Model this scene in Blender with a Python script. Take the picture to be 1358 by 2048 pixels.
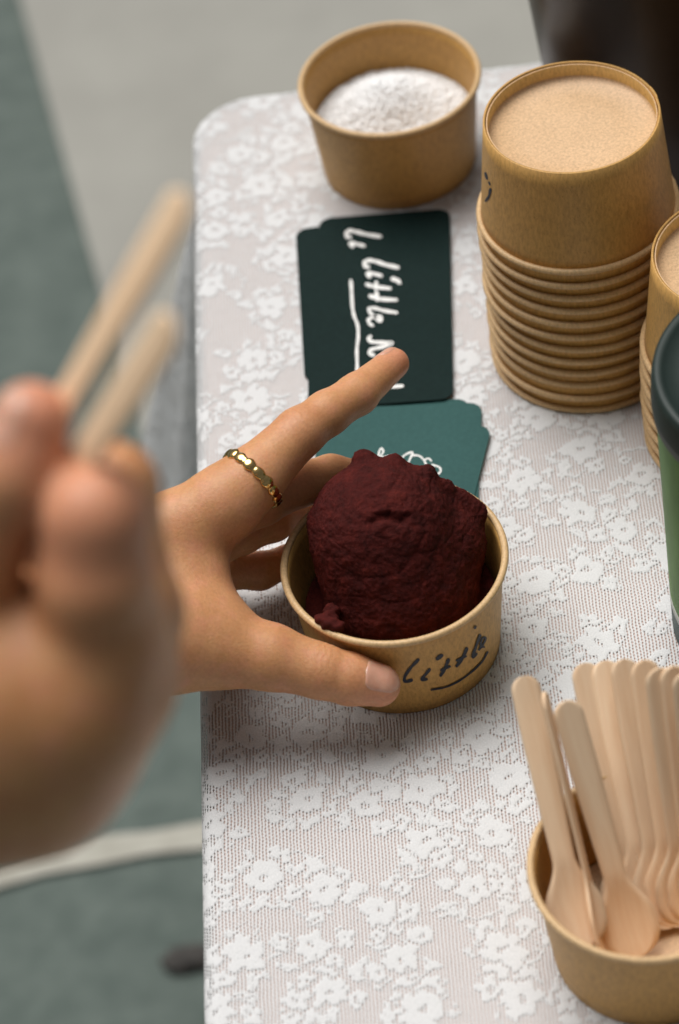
import bpy, bmesh, math, random
import numpy as np
from mathutils import Vector, Matrix, noise as mnoise

# ------------------------------------------------------------------ clear
for o in list(bpy.data.objects):
    bpy.data.objects.remove(o, do_unlink=True)
scene = bpy.context.scene
COL = scene.collection
R = math.radians
random.seed(7)
rng = np.random.default_rng(7)

# ------------------------------------------------------------------ camera
# metres; table top at z = 0, its left edge x = 0, its back edge y = 0
CAM = np.array([.1316, -1.1966, .9234])
PITCH, ROLL, YAW = R(45.99289), R(-9.44779), R(-4.32531)
FPX = 5793.79                       # focal length in pixels of the 1358x2048 photograph
_cp, _sp = math.cos(PITCH), math.sin(PITCH)
FWD = np.array([math.sin(YAW)*_cp, math.cos(YAW)*_cp, -_sp])
_rt = np.array([math.cos(YAW), -math.sin(YAW), 0.])
_up = np.cross(_rt, FWD)
RT = _rt*math.cos(ROLL) + _up*math.sin(ROLL)
UP = -_rt*math.sin(ROLL) + _up*math.cos(ROLL)
cd = bpy.data.cameras.new('camera')
cam = bpy.data.objects.new('camera', cd)
COL.objects.link(cam)
M = Matrix.Identity(4)
for i in range(3):
    M[i][0], M[i][1], M[i][2], M[i][3] = RT[i], UP[i], -FWD[i], CAM[i]
cam.matrix_world = M
cd.sensor_fit = 'VERTICAL'
cd.sensor_width = 36
cd.sensor_height = 36
cd.lens = FPX*36/2048
cd.clip_start = .05
cd.clip_end = 60
cd.dof.use_dof = True
cd.dof.focus_distance = 1.205
cd.dof.aperture_fstop = 6.6
scene.camera = cam

# ------------------------------------------------------------------ world and sun
SUN_EL, SUN_AZ = R(66), R(-32)      # azimuth measured from +y (away) towards +x
w = bpy.data.worlds.new('World')
scene.world = w
w.use_nodes = True
nt = w.node_tree
nt.nodes.clear()
sky = nt.nodes.new('ShaderNodeTexSky')
sky.sky_type = 'NISHITA'
sky.sun_disc = False
sky.sun_elevation = SUN_EL
sky.sun_rotation = SUN_AZ
sky.air_density = 1.0
sky.dust_density = 6.0
sky.ozone_density = .3
hs = nt.nodes.new('ShaderNodeHueSaturation')
hs.inputs['Saturation'].default_value = .15
bg = nt.nodes.new('ShaderNodeBackground')
bg.inputs['Strength'].default_value = .056
wo = nt.nodes.new('ShaderNodeOutputWorld')
nt.links.new(sky.outputs[0], hs.inputs['Color'])
nt.links.new(hs.outputs[0], bg.inputs[0])
nt.links.new(bg.outputs[0], wo.inputs[0])
sl = bpy.data.lights.new('sun', 'SUN')
sl.energy = 4.2
sl.angle = R(50)
sl.color = (1, .975, .94)
so = bpy.data.objects.new('sun', sl)
COL.objects.link(so)
sd = Vector((math.sin(SUN_AZ)*math.cos(SUN_EL), math.cos(SUN_AZ)*math.cos(SUN_EL), math.sin(SUN_EL)))
so.rotation_euler = sd.to_track_quat('Z', 'Y').to_euler()
vs = scene.view_settings
vs.view_transform = 'Standard'
vs.look = 'None'
vs.gamma = 1
vs.exposure = -.28
vs.use_curve_mapping = False


# ------------------------------------------------------------------ helpers
def bp(x, y, z=0.):
    """photo pixel -> point on the horizontal plane z"""
    d = FWD + RT*(x-679)/FPX + UP*(1024-y)/FPX
    return CAM + d*(z-CAM[2])/d[2]


def bpd(x, y, t):
    """photo pixel -> point at forward distance t"""
    return CAM + (FWD + RT*(x-679)/FPX + UP*(1024-y)/FPX)*t


def mesh_obj(name, verts, faces, mat, parent=None, smooth=True):
    me = bpy.data.meshes.new(name)
    me.from_pydata([tuple(map(float, v)) for v in verts], [], [tuple(map(int, f)) for f in faces])
    me.update()
    if smooth:
        me.polygons.foreach_set('use_smooth', [True]*len(me.polygons))
    if mat:
        me.materials.append(mat)
    o = bpy.data.objects.new(name, me)
    COL.objects.link(o)
    if parent:
        o.parent = parent
    return o


def np_mesh(name, V, F4, mat, parent=None, attrs=None):
    """fast mesh from numpy arrays; F4 is (n,4) quads"""
    me = bpy.data.meshes.new(name)
    n, m = len(V), len(F4)
    k = F4.shape[1]
    me.vertices.add(n)
    me.vertices.foreach_set('co', np.ascontiguousarray(V, np.float32).ravel())
    me.loops.add(m*k)
    me.loops.foreach_set('vertex_index', np.ascontiguousarray(F4, np.int32).ravel())
    me.polygons.add(m)
    me.polygons.foreach_set('loop_start', np.arange(0, m*k, k, dtype=np.int32))
    me.polygons.foreach_set('loop_total', np.full(m, k, np.int32))
    me.polygons.foreach_set('use_smooth', np.ones(m, bool))
    me.update(calc_edges=True)
    me.validate()
    for an, av in (attrs or {}).items():
        a = me.attributes.new(an, 'FLOAT', 'POINT')
        a.data.foreach_set('value', np.ascontiguousarray(av, np.float32))
    if mat:
        me.materials.append(mat)
    o = bpy.data.objects.new(name, me)
    COL.objects.link(o)
    if parent:
        o.parent = parent
    return o


def tag(o, label=None, cat=None, group=None, kind=None):
    if label: o['label'] = label
    if cat: o['category'] = cat
    if group: o['group'] = group
    if kind: o['kind'] = kind
    return o


def empty(name, loc=(0, 0, 0), rot=(0, 0, 0)):
    o = bpy.data.objects.new(name, None)
    o.empty_display_size = .02
    o.location = loc
    o.rotation_euler = rot
    COL.objects.link(o)
    return o


def copy_tree(o, parent=None):
    c = o.copy()
    COL.objects.link(c)
    c.parent = parent
    for ch in list(o.children):
        copy_tree(ch, c)
    return c


def lathe(profile, seg=96, radfun=None, closed=False):
    """profile: list of (r, z); revolve about z"""
    V, F = [], []
    n = len(profile)
    for k in range(seg):
        a = 2*math.pi*k/seg
        for (r, z) in profile:
            rr = radfun(r, z, a) if radfun else r
            V.append((rr*math.cos(a), rr*math.sin(a), z))
    for k in range(seg):
        k2 = (k+1) % seg
        for i in range(n-1 if not closed else n):
            j = (i+1) % n
            F.append((k*n+i, k2*n+i, k2*n+j, k*n+j))
    return V, F


# ------------------------------------------------------------------ materials
def new_mat(name):
    m = bpy.data.materials.new(name)
    m.use_nodes = True
    t = m.node_tree
    b = t.nodes['Principled BSDF']
    return m, t, b


def N(t, typ, **kw):
    n = t.nodes.new(typ)
    for k, v in kw.items():
        setattr(n, k, v)
    return n


def tex_coord(t, scale=(1, 1, 1), out='Object', rot=(0, 0, 0)):
    c = N(t, 'ShaderNodeTexCoord')
    mp = N(t, 'ShaderNodeMapping')
    mp.inputs['Scale'].default_value = scale
    mp.inputs['Rotation'].default_value = rot
    t.links.new(c.outputs[out], mp.inputs[0])
    return mp.outputs[0]


def noise_tex(t, vec, scale, detail=4, rough=.55):
    n = N(t, 'ShaderNodeTexNoise')
    n.inputs['Scale'].default_value = scale
    n.inputs['Detail'].default_value = detail
    n.inputs['Roughness'].default_value = rough
    t.links.new(vec, n.inputs['Vector'])
    return n


def ramp(t, fac, stops):
    r = N(t, 'ShaderNodeValToRGB')
    e = r.color_ramp.elements
    while len(e) < len(stops):
        e.new(.5)
    for i, (p, c) in enumerate(stops):
        e[i].position = p
        e[i].color = (*c, 1)
    t.links.new(fac, r.inputs[0])
    return r


def bump(t, b, height, strength, dist):
    n = N(t, 'ShaderNodeBump')
    n.inputs['Strength'].default_value = strength
    n.inputs['Distance'].default_value = dist
    t.links.new(height, n.inputs['Height'])
    t.links.new(n.outputs[0], b.inputs['Normal'])
    return n


def noisy_mat(name, c1, c2, scale, rough=.6, bump_s=.2, bump_d=.001, stretch=(1, 1, 1), detail=5, spec=.5, lo=.3, hi=.7, sheen=0):
    m, t, b = new_mat(name)
    v = tex_coord(t, stretch)
    n = noise_tex(t, v, scale, detail)
    r = ramp(t, n.outputs[0], [(lo, c1), (hi, c2)])
    t.links.new(r.outputs[0], b.inputs['Base Color'])
    b.inputs['Roughness'].default_value = rough
    b.inputs['Specular IOR Level'].default_value = spec
    if bump_s:
        n2 = noise_tex(t, v, scale*2.3, 4)
        bump(t, b, n2.outputs[0], bump_s, bump_d)
    return m


def kraft_mat(name, base, rough=.5):
    """kraft paper: fibres, tiny dark and pale specks"""
    m, t, b = new_mat(name)
    v = tex_coord(t, (1, 1, 1), rot=(.4, .9, .3))
    vf = tex_coord(t, (1, 1, .35), rot=(.4, .9, .3))
    n1 = noise_tex(t, vf, 870, 3)
    n2 = noise_tex(t, v, 60, 3)
    n3 = noise_tex(t, vf, 2200, 1)
    d = [c*.78 for c in base]
    l = [min(1, c*1.16) for c in base]
    r1 = ramp(t, n1.outputs[0], [(.28, d), (.55, base), (.8, l)])
    r2 = ramp(t, n2.outputs[0], [(.3, (.95, .94, .92)), (.7, (1, 1, 1))])
    r3 = ramp(t, n3.outputs[0], [(.27, (.6, .52, .42)), (.36, (1, 1, 1))])
    mx = N(t, 'ShaderNodeMixRGB', blend_type='MULTIPLY')
    mx.inputs[0].default_value = 1
    t.links.new(r1.outputs[0], mx.inputs[1])
    t.links.new(r2.outputs[0], mx.inputs[2])
    mx2 = N(t, 'ShaderNodeMixRGB', blend_type='MULTIPLY')
    mx2.inputs[0].default_value = .7
    t.links.new(mx.outputs[0], mx2.inputs[1])
    t.links.new(r3.outputs[0], mx2.inputs[2])
    t.links.new(mx2.outputs[0], b.inputs['Base Color'])
    b.inputs['Roughness'].default_value = rough
    b.inputs['Specular IOR Level'].default_value = .4
    bump(t, b, n1.outputs[0], .25, .0003)
    return m


def plain_mat(name, c, rough=.5, metal=0, spec=.5):
    m, t, b = new_mat(name)
    v = tex_coord(t)
    n = noise_tex(t, v, 250, 3)
    r = ramp(t, n.outputs[0], [(.3, [x*.88 for x in c]), (.7, [min(1, x*1.08) for x in c])])
    t.links.new(r.outputs[0], b.inputs['Base Color'])
    b.inputs['Roughness'].default_value = rough
    b.inputs['Metallic'].default_value = metal
    b.inputs['Specular IOR Level'].default_value = spec
    return m


def skin_mat(name):
    m, t, b = new_mat(name)
    v = tex_coord(t)
    n1 = noise_tex(t, v, 55, 4)
    n2 = noise_tex(t, v, 700, 3)
    fl = N(t, 'ShaderNodeAttribute', attribute_name='flush')
    r1 = ramp(t, n1.outputs[0], [(.3, (.53, .245, .10)), (.7, (.645, .335, .155))])
    mx = N(t, 'ShaderNodeMixRGB')
    mx.inputs[2].default_value = (.68, .29, .19, 1)
    nm = noise_tex(t, v, 130, 3)
    mr = N(t, 'ShaderNodeMapRange')
    mr.inputs['From Min'].default_value = .42
    mr.inputs['From Max'].default_value = .72
    mr.inputs['To Max'].default_value = .45
    t.links.new(nm.outputs[0], mr.inputs[0])
    mxx = N(t, 'ShaderNodeMath', operation='MAXIMUM')
    t.links.new(fl.outputs['Fac'], mxx.inputs[0])
    t.links.new(mr.outputs[0], mxx.inputs[1])
    t.links.new(mxx.outputs[0], mx.inputs[0])
    t.links.new(r1.outputs[0], mx.inputs[1])
    r2 = ramp(t, n2.outputs[0], [(.3, (.88, .86, .84)), (.62, (1, 1, 1))])
    m2 = N(t, 'ShaderNodeMixRGB', blend_type='MULTIPLY')
    m2.inputs[0].default_value = 1
    t.links.new(mx.outputs[0], m2.inputs[1])
    t.links.new(r2.outputs[0], m2.inputs[2])
    t.links.new(m2.outputs[0], b.inputs['Base Color'])
    b.inputs['Roughness'].default_value = .47
    b.inputs['Specular IOR Level'].default_value = .42
    b.inputs['Subsurface Weight'].default_value = .3
    b.inputs['Subsurface Radius'].default_value = (1, .35, .18)
    b.inputs['Subsurface Scale'].default_value = .004
    vo = N(t, 'ShaderNodeTexVoronoi', feature='DISTANCE_TO_EDGE')
    vo.inputs['Scale'].default_value = 900
    nz = noise_tex(t, v, 300, 2)
    av = N(t, 'ShaderNodeMixRGB')
    av.inputs[0].default_value = .004
    t.links.new(v, av.inputs[1])
    t.links.new(nz.outputs['Color'], av.inputs[2])
    t.links.new(av.outputs[0], vo.inputs['Vector'])
    ad = N(t, 'ShaderNodeMath', operation='MULTIPLY_ADD')
    t.links.new(vo.outputs['Distance'], ad.inputs[0])
    ad.inputs[1].default_value = 1.6
    t.links.new(n2.outputs[0], ad.inputs[2])
    bump(t, b, ad.outputs[0], .26, .0004)
    return m


def wood_mat(name, c1, c2):
    m, t, b = new_mat(name)
    oi = N(t, 'ShaderNodeObjectInfo')
    c = N(t, 'ShaderNodeTexCoord')
    ad = N(t, 'ShaderNodeVectorMath', operation='MULTIPLY_ADD')
    cb = N(t, 'ShaderNodeCombineXYZ')
    t.links.new(oi.outputs['Random'], cb.inputs[0])
    t.links.new(oi.outputs['Random'], cb.inputs[1])
    ad.inputs[1].default_value = (1, 1, .06)
    t.links.new(c.outputs['Object'], ad.inputs[0])
    t.links.new(cb.outputs[0], ad.inputs[2])
    n = noise_tex(t, ad.outputs[0], 420, 6, .65)
    n2 = noise_tex(t, ad.outputs[0], 60, 2)
    mm = N(t, 'ShaderNodeMath', operation='MULTIPLY_ADD')
    t.links.new(n2.outputs[0], mm.inputs[0])
    mm.inputs[1].default_value = .6
    t.links.new(n.outputs[0], mm.inputs[2])
    r = ramp(t, mm.outputs[0], [(.5, c1), (1.0, c2)])
    hv = N(t, 'ShaderNodeHueSaturation')
    mv = N(t, 'ShaderNodeMapRange')
    mv.inputs['To Min'].default_value = .86
    mv.inputs['To Max'].default_value = 1.08
    t.links.new(oi.outputs['Random'], mv.inputs[0])
    t.links.new(mv.outputs[0], hv.inputs['Value'])
    t.links.new(r.outputs[0], hv.inputs['Color'])
    t.links.new(hv.outputs[0], b.inputs['Base Color'])
    b.inputs['Roughness'].default_value = .62
    bump(t, b, n.outputs[0], .2, .0003)
    return m


KRAFT = kraft_mat('kraft_paper', (.58, .33, .100))
KRAFT_IN = kraft_mat('kraft_paper_pale', (.66, .44, .25), .45)
KRAFT_RIM = kraft_mat('kraft_rim', (.64, .43, .22), .42)
SKIN = skin_mat('skin')
WOOD = wood_mat('birch_wood', (.72, .48, .29), (.83, .63, .43))
INK = plain_mat('navy_ink', (.012, .016, .03), .55)
WHITE_INK = plain_mat('white_ink', (.78, .78, .76), .5)
CARD = noisy_mat('dark_green_card', (.006, .0155, .0145), (.0085, .021, .0195), 500, .6, .1, .0001, spec=.06)
CARD2 = noisy_mat('teal_card', (.026, .080, .076), (.033, .095, .090), 500, .6, .1, .0001, spec=.12)
GOLD = plain_mat('gold', (.80, .55, .22), .16, 1)

# ------------------------------------------------------------------ ground
GZ = -.74


def sheet(name, pts, z, mat, thick=0):
    n = len(pts)
    if not thick:
        return mesh_obj(name, [(x, y, z) for x, y in pts], [tuple(range(n))], mat, smooth=False)
    V = [(x, y, z) for x, y in pts]+[(x, y, z-thick) for x, y in pts]
    F = [tuple(range(n)), tuple(range(2*n-1, n-1, -1))]+[(i, i+n, (i+1) % n+n, (i+1) % n) for i in range(n)]
    return mesh_obj(name, V, F, mat, smooth=False)


ASPH = noisy_mat('grey_green_asphalt', (.062, .084, .074), (.100, .126, .112), 34, .85, .5, .004, detail=8)
PAVE = noisy_mat('pale_concrete', (.245, .240, .215), (.295, .29, .26), 9, .8, .3, .002, detail=8)
PAINT = noisy_mat('worn_road_paint', (.29, .28, .235), (.39, .38, .33), 30, .7, .2, .001)
tag(sheet('ground', [(-14, -14), (14, -14), (14, 14), (-14, 14)], GZ, ASPH), kind='structure')
# pale concrete strip running away under the table
a0, a1 = bp(40, 0, GZ), bp(215, 630, GZ)
dv = (a0-a1)/np.linalg.norm(a0-a1)
q0, q1 = a0+dv*6, a1-dv*.32
tag(sheet('pavement', [q0[:2], q1[:2], (q1[0]+2.6, q1[1]-.02), (q0[0]+2.6, q0[1])][::-1], GZ+.012, PAVE, .02), kind='structure')
# worn painted line
lp = [(-420, 1905), (-200, 1830), (0, 1758), (90, 1728), (200, 1706), (300, 1692), (400, 1678), (560, 1650), (760, 1600)]
up_, lo_ = [], []
for i, (x, y) in enumerate(lp):
    wv = 26+4*math.sin(i*2.1)
    up_.append(bp(x, y-wv, GZ)[:2])
    lo_.append(bp(x, y+wv, GZ)[:2])
V = [(p[0], p[1], GZ+.004) for p in up_+lo_]
n = len(lp)
tag(mesh_obj('painted_line', V, [(i, i+n, i+n+1, i+1) for i in range(n-1)], PAINT, smooth=False), kind='structure')
# dark stone on the ground
P0 = bp(385, 1922, GZ)
bm = bmesh.new()
bmesh.ops.create_icosphere(bm, subdivisions=4, radius=1)
for v in bm.verts:
    nz = mnoise.noise(v.co*1.7)*.25+mnoise.noise(v.co*5)*.07
    v.co = Vector((v.co.x*.021, v.co.y*.011, max(-.003, v.co.z*.007)))*(1+nz)
me = bpy.data.meshes.new('stone')
bm.to_mesh(me)
bm.free()
me.polygons.foreach_set('use_smooth', [True]*len(me.polygons))
me.materials.append(noisy_mat('dark_stone', (.02, .018, .016), (.05, .045, .04), 120, .8, .4, .001))
o = bpy.data.objects.new('stone', me)
COL.objects.link(o)
o.location = (P0[0], P0[1], GZ+.0025)
tag(o, 'small dark stone on the grey ground below the lace tablecloth', 'stone')

# ------------------------------------------------------------------ table
TX, TY, RC = .74, -.80, .032           # table spans x 0..TX, y TY..0


def rrect_signed(x, y):
    """signed distance to the rounded table outline and outward normal"""
    cx, cy, hx, hy = TX/2, TY/2, TX/2-RC, -TY/2-RC
    dx, dy = x-cx, y-cy
    qx, qy = np.abs(dx)-hx, np.abs(dy)-hy
    mx, my = np.maximum(qx, 0), np.maximum(qy, 0)
    L = np.hypot(mx, my)
    d = L+np.minimum(np.maximum(qx, qy), 0)-RC
    ins = (qx <= 0) & (qy <= 0)
    nx = np.where(ins, np.where(qx > qy, 1., 0.), mx/np.maximum(L, 1e-9))*np.sign(dx)
    ny = np.where(ins, np.where(qx > qy, 0., 1.), my/np.maximum(L, 1e-9))*np.sign(dy)
    return d, nx, ny


table = tag(empty('table', (TX/2, TY/2, GZ)), 'table hidden under the white lace tablecloth', 'table')
TABLE_TOP = noisy_mat('pink_beige_table', (.54, .39, .34), (.62, .47, .42), 40, .6, .1, .0005)
TABLE_LEG = noisy_mat('table_leg_metal', (.18, .18, .18), (.24, .24, .24), 60, .4, .1, .0005)
pts = []
for (cx, cy, a0_) in ((TX-RC, -RC, 0), (RC, -RC, 90), (RC, TY+RC, 180), (TX-RC, TY+RC, 270)):
    for k in range(9):
        a = R(a0_+k*90/8)
        pts.append((cx+(RC-.003)*math.cos(a)-TX/2, cy+(RC-.003)*math.sin(a)-TY/2))
n = len(pts)
z1 = -GZ-.0009
rings = [(1, z1-.024), (1, z1-.004), (.996, z1-.001), (.99, z1)]
V = [(x*s, y*s, z) for s, z in rings for x, y in pts]
F = [(i+k*n, (i+1) % n+k*n, (i+1) % n+(k+1)*n, i+(k+1)*n) for k in range(3) for i in range(n)]
F += [tuple(range(3*n, 4*n)), tuple(range(n-1, -1, -1))]
mesh_obj('tabletop', V, F, TABLE_TOP, table, smooth=False)
for sx in (-1, 1):
    for sy in (-1, 1):
        Vv, Ff = lathe([(.0001, 0), (.014, 0), (.016, .004), (.016, .03), (.0125, .035), (.0125, z1-.026), (.0001, z1-.026)], 20)
        lg = mesh_obj('leg', Vv, Ff, TABLE_LEG, table)
        lg.location = (sx*(TX/2-.06), sy*(-TY/2-.06), 0)

# ------------------------------------------------------------------ lace tablecloth
def smooth01(x):
    x = np.clip(x, 0, 1)
    return x*x*(3-2*x)


ux = np.concatenate([np.arange(-.36, -.012, .005), np.arange(-.012, .285, .0008), np.arange(.285, TX+.30, .006)])
vy = np.concatenate([np.arange(TY-.25, -.66, .006), np.arange(-.66, .012, .0008), np.arange(.012, .36, .005)])
GU, GV = np.meshgrid(ux, vy, indexing='ij')


def lace_motif(U, V):
    """coverage of the dense woven motifs (1) against the open net (0)"""
    r = np.random.default_rng(21)
    Mo = np.zeros(U.shape, np.float32)
    wu = U+.0010*np.sin(V*410+np.sin(U*330)*1.3)+.0006*np.sin(V*1130+U*700)
    wv = V+.0010*np.sin(U*370+np.sin(V*290)*1.4)+.0006*np.sin(U*1210-V*640)

    def window(cx, cy, rad):
        i0, i1 = np.searchsorted(ux, (cx-rad, cx+rad))
        j0, j1 = np.searchsorted(vy, (cy-rad, cy+rad))
        return slice(i0, i1), slice(j0, j1)

    def put(sl, val, erase=False):
        if erase:
            Mo[sl] = np.minimum(Mo[sl], val)
        else:
            Mo[sl] = np.maximum(Mo[sl], val)

    def flower(cx, cy, Rf, n, ph, hole=.16):
        sl = window(cx, cy, Rf*1.35)
        x, y = wu[sl]-cx, wv[sl]-cy
        if x.size == 0:
            return
        rr, th = np.hypot(x, y), np.arctan2(y, x)+ph
        edge = Rf*(.66+.34*np.abs(np.cos(n*th/2))**.7)
        halo = smooth01((edge+.0016-rr)/.0006)
        Mo[sl] = Mo[sl]*(1-halo)
        val = smooth01((edge-rr)/.0008)
        slit = smooth01((np.abs(np.sin(n*th/2))-.10)/.10)
        inner = smooth01((rr-Rf*hole)/.0006)
        val = val*np.minimum(1, inner+.15)*np.where(rr < Rf*.5, .55+.45*slit, 1)
        put(sl, val)

    def leaf(cx, cy, L, W, ang):
        sl = window(cx, cy, L*1.1)
        x, y = wu[sl]-cx, wv[sl]-cy
        if x.size == 0:
            return
        a = x*math.cos(ang)+y*math.sin(ang)
        b = -x*math.sin(ang)+y*math.cos(ang)
        wd = W*np.clip(1-(a/L)**2, 0, 1)
        val = smooth01((wd-np.abs(b))/.0007)*np.where(np.abs(b) < .0004, .45, 1)
        put(sl, val)

    def arc(cx, cy, rad, a0, a1, wd, spiral=0.):
        sl = window(cx, cy, rad*1.5)
        x, y = wu[sl]-cx, wv[sl]-cy
        if x.size == 0:
            return
        rr, th = np.hypot(x, y), (np.arctan2(y, x)-a0) % (2*math.pi)
        f = th/(a1-a0)
        rad_t = rad*(1-spiral*f)
        val = smooth01((wd*(1-.5*f)-np.abs(rr-rad_t))/.0007)*(th < (a1-a0))
        put(sl, val)

    x0, x1, y0, y1 = -.34, TX+.28, TY-.22, .34
    big = []
    tries = 0
    while tries < 14000:
        tries += 1
        c = (r.uniform(x0, x1), r.uniform(y0, y1))
        if all((c[0]-b[0])**2+(c[1]-b[1])**2 > .0215**2 for b in big):
            big.append(c)
    for c in big:                                  # sprays: stems, leaves, then blossoms
        for k in range(r.integers(2, 4)):
            a = r.uniform(0, 6.28)
            a0 = r.uniform(0, 6.28)
            arc(c[0]+.009*math.cos(a), c[1]+.009*math.sin(a), r.uniform(.006, .011), a0, a0+r.uniform(2.5, 4.6), .0011, .45)
        for k in range(r.integers(7, 12)):
            a = r.uniform(0, 6.28)
            d = r.uniform(.009, .016)
            leaf(c[0]+d*math.cos(a), c[1]+d*math.sin(a), r.uniform(.0040, .0070), r.uniform(.0016, .0032), a+r.uniform(-.9, .9))
    for c in big:
        for k in range(r.integers(3, 6)):
            a = r.uniform(0, 6.28)
            d = r.uniform(.0095, .0145)
            flower(c[0]+d*math.cos(a), c[1]+d*math.sin(a), r.uniform(.0036, .0060), 5, r.uniform(0, 6), .22)
        flower(c[0], c[1], r.uniform(.0072, .0100), int(r.integers(5, 7)), r.uniform(0, 6))
    return Mo


MOT = lace_motif(GU, GV)
D, NX, NY = rrect_signed(GU, GV)
TWO = math.pi/2
rb = .007                                           # radius of the cloth bend over the edge
out = np.maximum(D+rb, 0)                          # cloth length past the start of the bend
ang = np.minimum(out/rb, TWO)
hx_ = rb*np.sin(ang)
hz_ = -rb*(1-np.cos(ang))
drop = np.maximum(out-rb*TWO, 0)
# corner excess turns into a flaring fold; the sides hang with shallow waves
diag = np.minimum(np.abs(NX), np.abs(NY))*1.414
bx = GU-NX*D
by = GV-NY*D
per = np.where(np.abs(NX) > np.abs(NY), by, bx)
wave = np.sin(per*37+1.0)*.5+np.sin(per*71+2.2)*.3
flare = diag**1.2*.27+(1-diag)*.012*(1+wave)
nearb = np.exp(-((by+.03)/.10)**2)*(NX < -.5)      # fold sweeping out next to the back corner
flare = flare+nearb*.09
folds = np.sin(np.arctan2(NY, NX)*9)*diag*.06
fl = flare+folds
dl = drop/np.sqrt(1+fl**2)
PX = GU-NX*np.maximum(D+rb, 0)+NX*(hx_+fl*dl)
PY = GV-NY*np.maximum(D+rb, 0)+NY*(hx_+fl*dl)
PZ = hz_-dl+MOT*.00022
inside = D < -rb
PZ = PZ+np.where(inside, .0006*np.sin(GU*23+1)*np.sin(GV*17)*0-.0004, -.0004)
ni, nj = GU.shape
idx = np.arange(ni*nj).reshape(ni, nj)
Q = np.stack([idx[:-1, :-1], idx[1:, :-1], idx[1:, 1:], idx[:-1, 1:]], -1).reshape(-1, 4)


def lace_mat():
    m, t, b = new_mat('white_lace')
    at = N(t, 'ShaderNodeAttribute', attribute_name='motif')
    uu = N(t, 'ShaderNodeAttribute', attribute_name='cu')
    vv = N(t, 'ShaderNodeAttribute', attribute_name='cv')

    def math_(op, a, bb=None, c=None):
        n = N(t, 'ShaderNodeMath', operation=op)
        for i, q in enumerate((a, bb, c)):
            if q is None:
                continue
            if isinstance(q, (int, float)):
                n.inputs[i].default_value = q
            else:
                t.links.new(q, n.inputs[i])
        return n.outputs[0]
    U, Vv = uu.outputs['Fac'], vv.outputs['Fac']
    nz = N(t, 'ShaderNodeTexNoise')
    nz.inputs['Scale'].default_value = 160
    cb = N(t, 'ShaderNodeCombineXYZ')
    t.links.new(U, cb.inputs[0])
    t.links.new(Vv, cb.inputs[1])
    t.links.new(cb.outputs[0], nz.inputs['Vector'])
    jit = math_('MULTIPLY_ADD', nz.outputs[0], .0009, -.00045)
    u2 = math_('ADD', U, jit)
    pu, pv = .00140, .00180
    col = math_('DIVIDE', u2, pu)
    fcol = math_('FLOOR', col)
    cx = math_('SUBTRACT', math_('SUBTRACT', col, fcol), .5)
    odd = math_('MULTIPLY', math_('MODULO', fcol, 2), .5)
    row = math_('ADD', math_('DIVIDE', math_('ADD', Vv, 5.0), pv), odd)
    cy = math_('SUBTRACT', math_('FRACT', row), .5)
    ex = math_('POWER', math_('DIVIDE', cx, .235), 2)
    ey = math_('POWER', math_('DIVIDE', cy, .46), 2)
    e = math_('ADD', ex, ey)
    hole = N(t, 'ShaderNodeMapRange')
    hole.inputs['From Min'].default_value = .75
    hole.inputs['From Max'].default_value = 1.15
    hole.inputs['To Min'].default_value = 1
    hole.inputs['To Max'].default_value = 0
    t.links.new(e, hole.inputs[0])
    inv = math_('SUBTRACT', 1, at.outputs['Fac'])
    net = N(t, 'ShaderNodeMapRange')
    net.inputs['From Min'].default_value = .35
    net.inputs['From Max'].default_value = .75
    t.links.new(inv, net.inputs[0])
    h = math_('MULTIPLY', hole.outputs[0], net.outputs[0])
    b.inputs['Base Color'].default_value = (.80, .80, .79, 1)
    b.inputs['Roughness'].default_value = .9
    b.inputs['Specular IOR Level'].default_value = .15
    fine = N(t, 'ShaderNodeTexNoise')
    fine.inputs['Scale'].default_value = 1500
    t.links.new(cb.outputs[0], fine.inputs['Vector'])
    rp = ramp(t, fine.outputs[0], [(.3, (.57, .575, .58)), (.7, (.68, .685, .69))])
    t.links.new(rp.outputs[0], b.inputs['Base Color'])
    hh = math_('SUBTRACT', math_('MULTIPLY_ADD', at.outputs['Fac'], .8, math_('MULTIPLY', fine.outputs[0], .5)), h)
    bump(t, b, hh, .5, .0004)
    tr = N(t, 'ShaderNodeBsdfTransparent')
    mix = N(t, 'ShaderNodeMixShader')
    t.links.new(h, mix.inputs[0])
    t.links.new(b.outputs[0], mix.inputs[1])
    t.links.new(tr.outputs[0], mix.inputs[2])
    t.links.new(mix.outputs[0], t.nodes['Material Output'].inputs['Surface'])
    return m


cloth = np_mesh('tablecloth', np.stack([PX, PY, PZ], -1).reshape(-1, 3), Q, lace_mat(), None,
                {'motif': MOT.ravel(), 'cu': GU.ravel()+1, 'cv': GV.ravel()})
tag(cloth, 'white floral lace tablecloth draped over the table edge', 'tablecloth')

# ------------------------------------------------------------------ kraft cups
CR, CB, CH = .045, .0381, .052          # rim radius, base radius, height
RM = .00145                             # radius of the rolled rim
SLOPE = (CR-RM*1.4-CB)/CH
CUP_MESH = {}


def cup_profile_r(z):
    return CB+SLOPE*z


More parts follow.
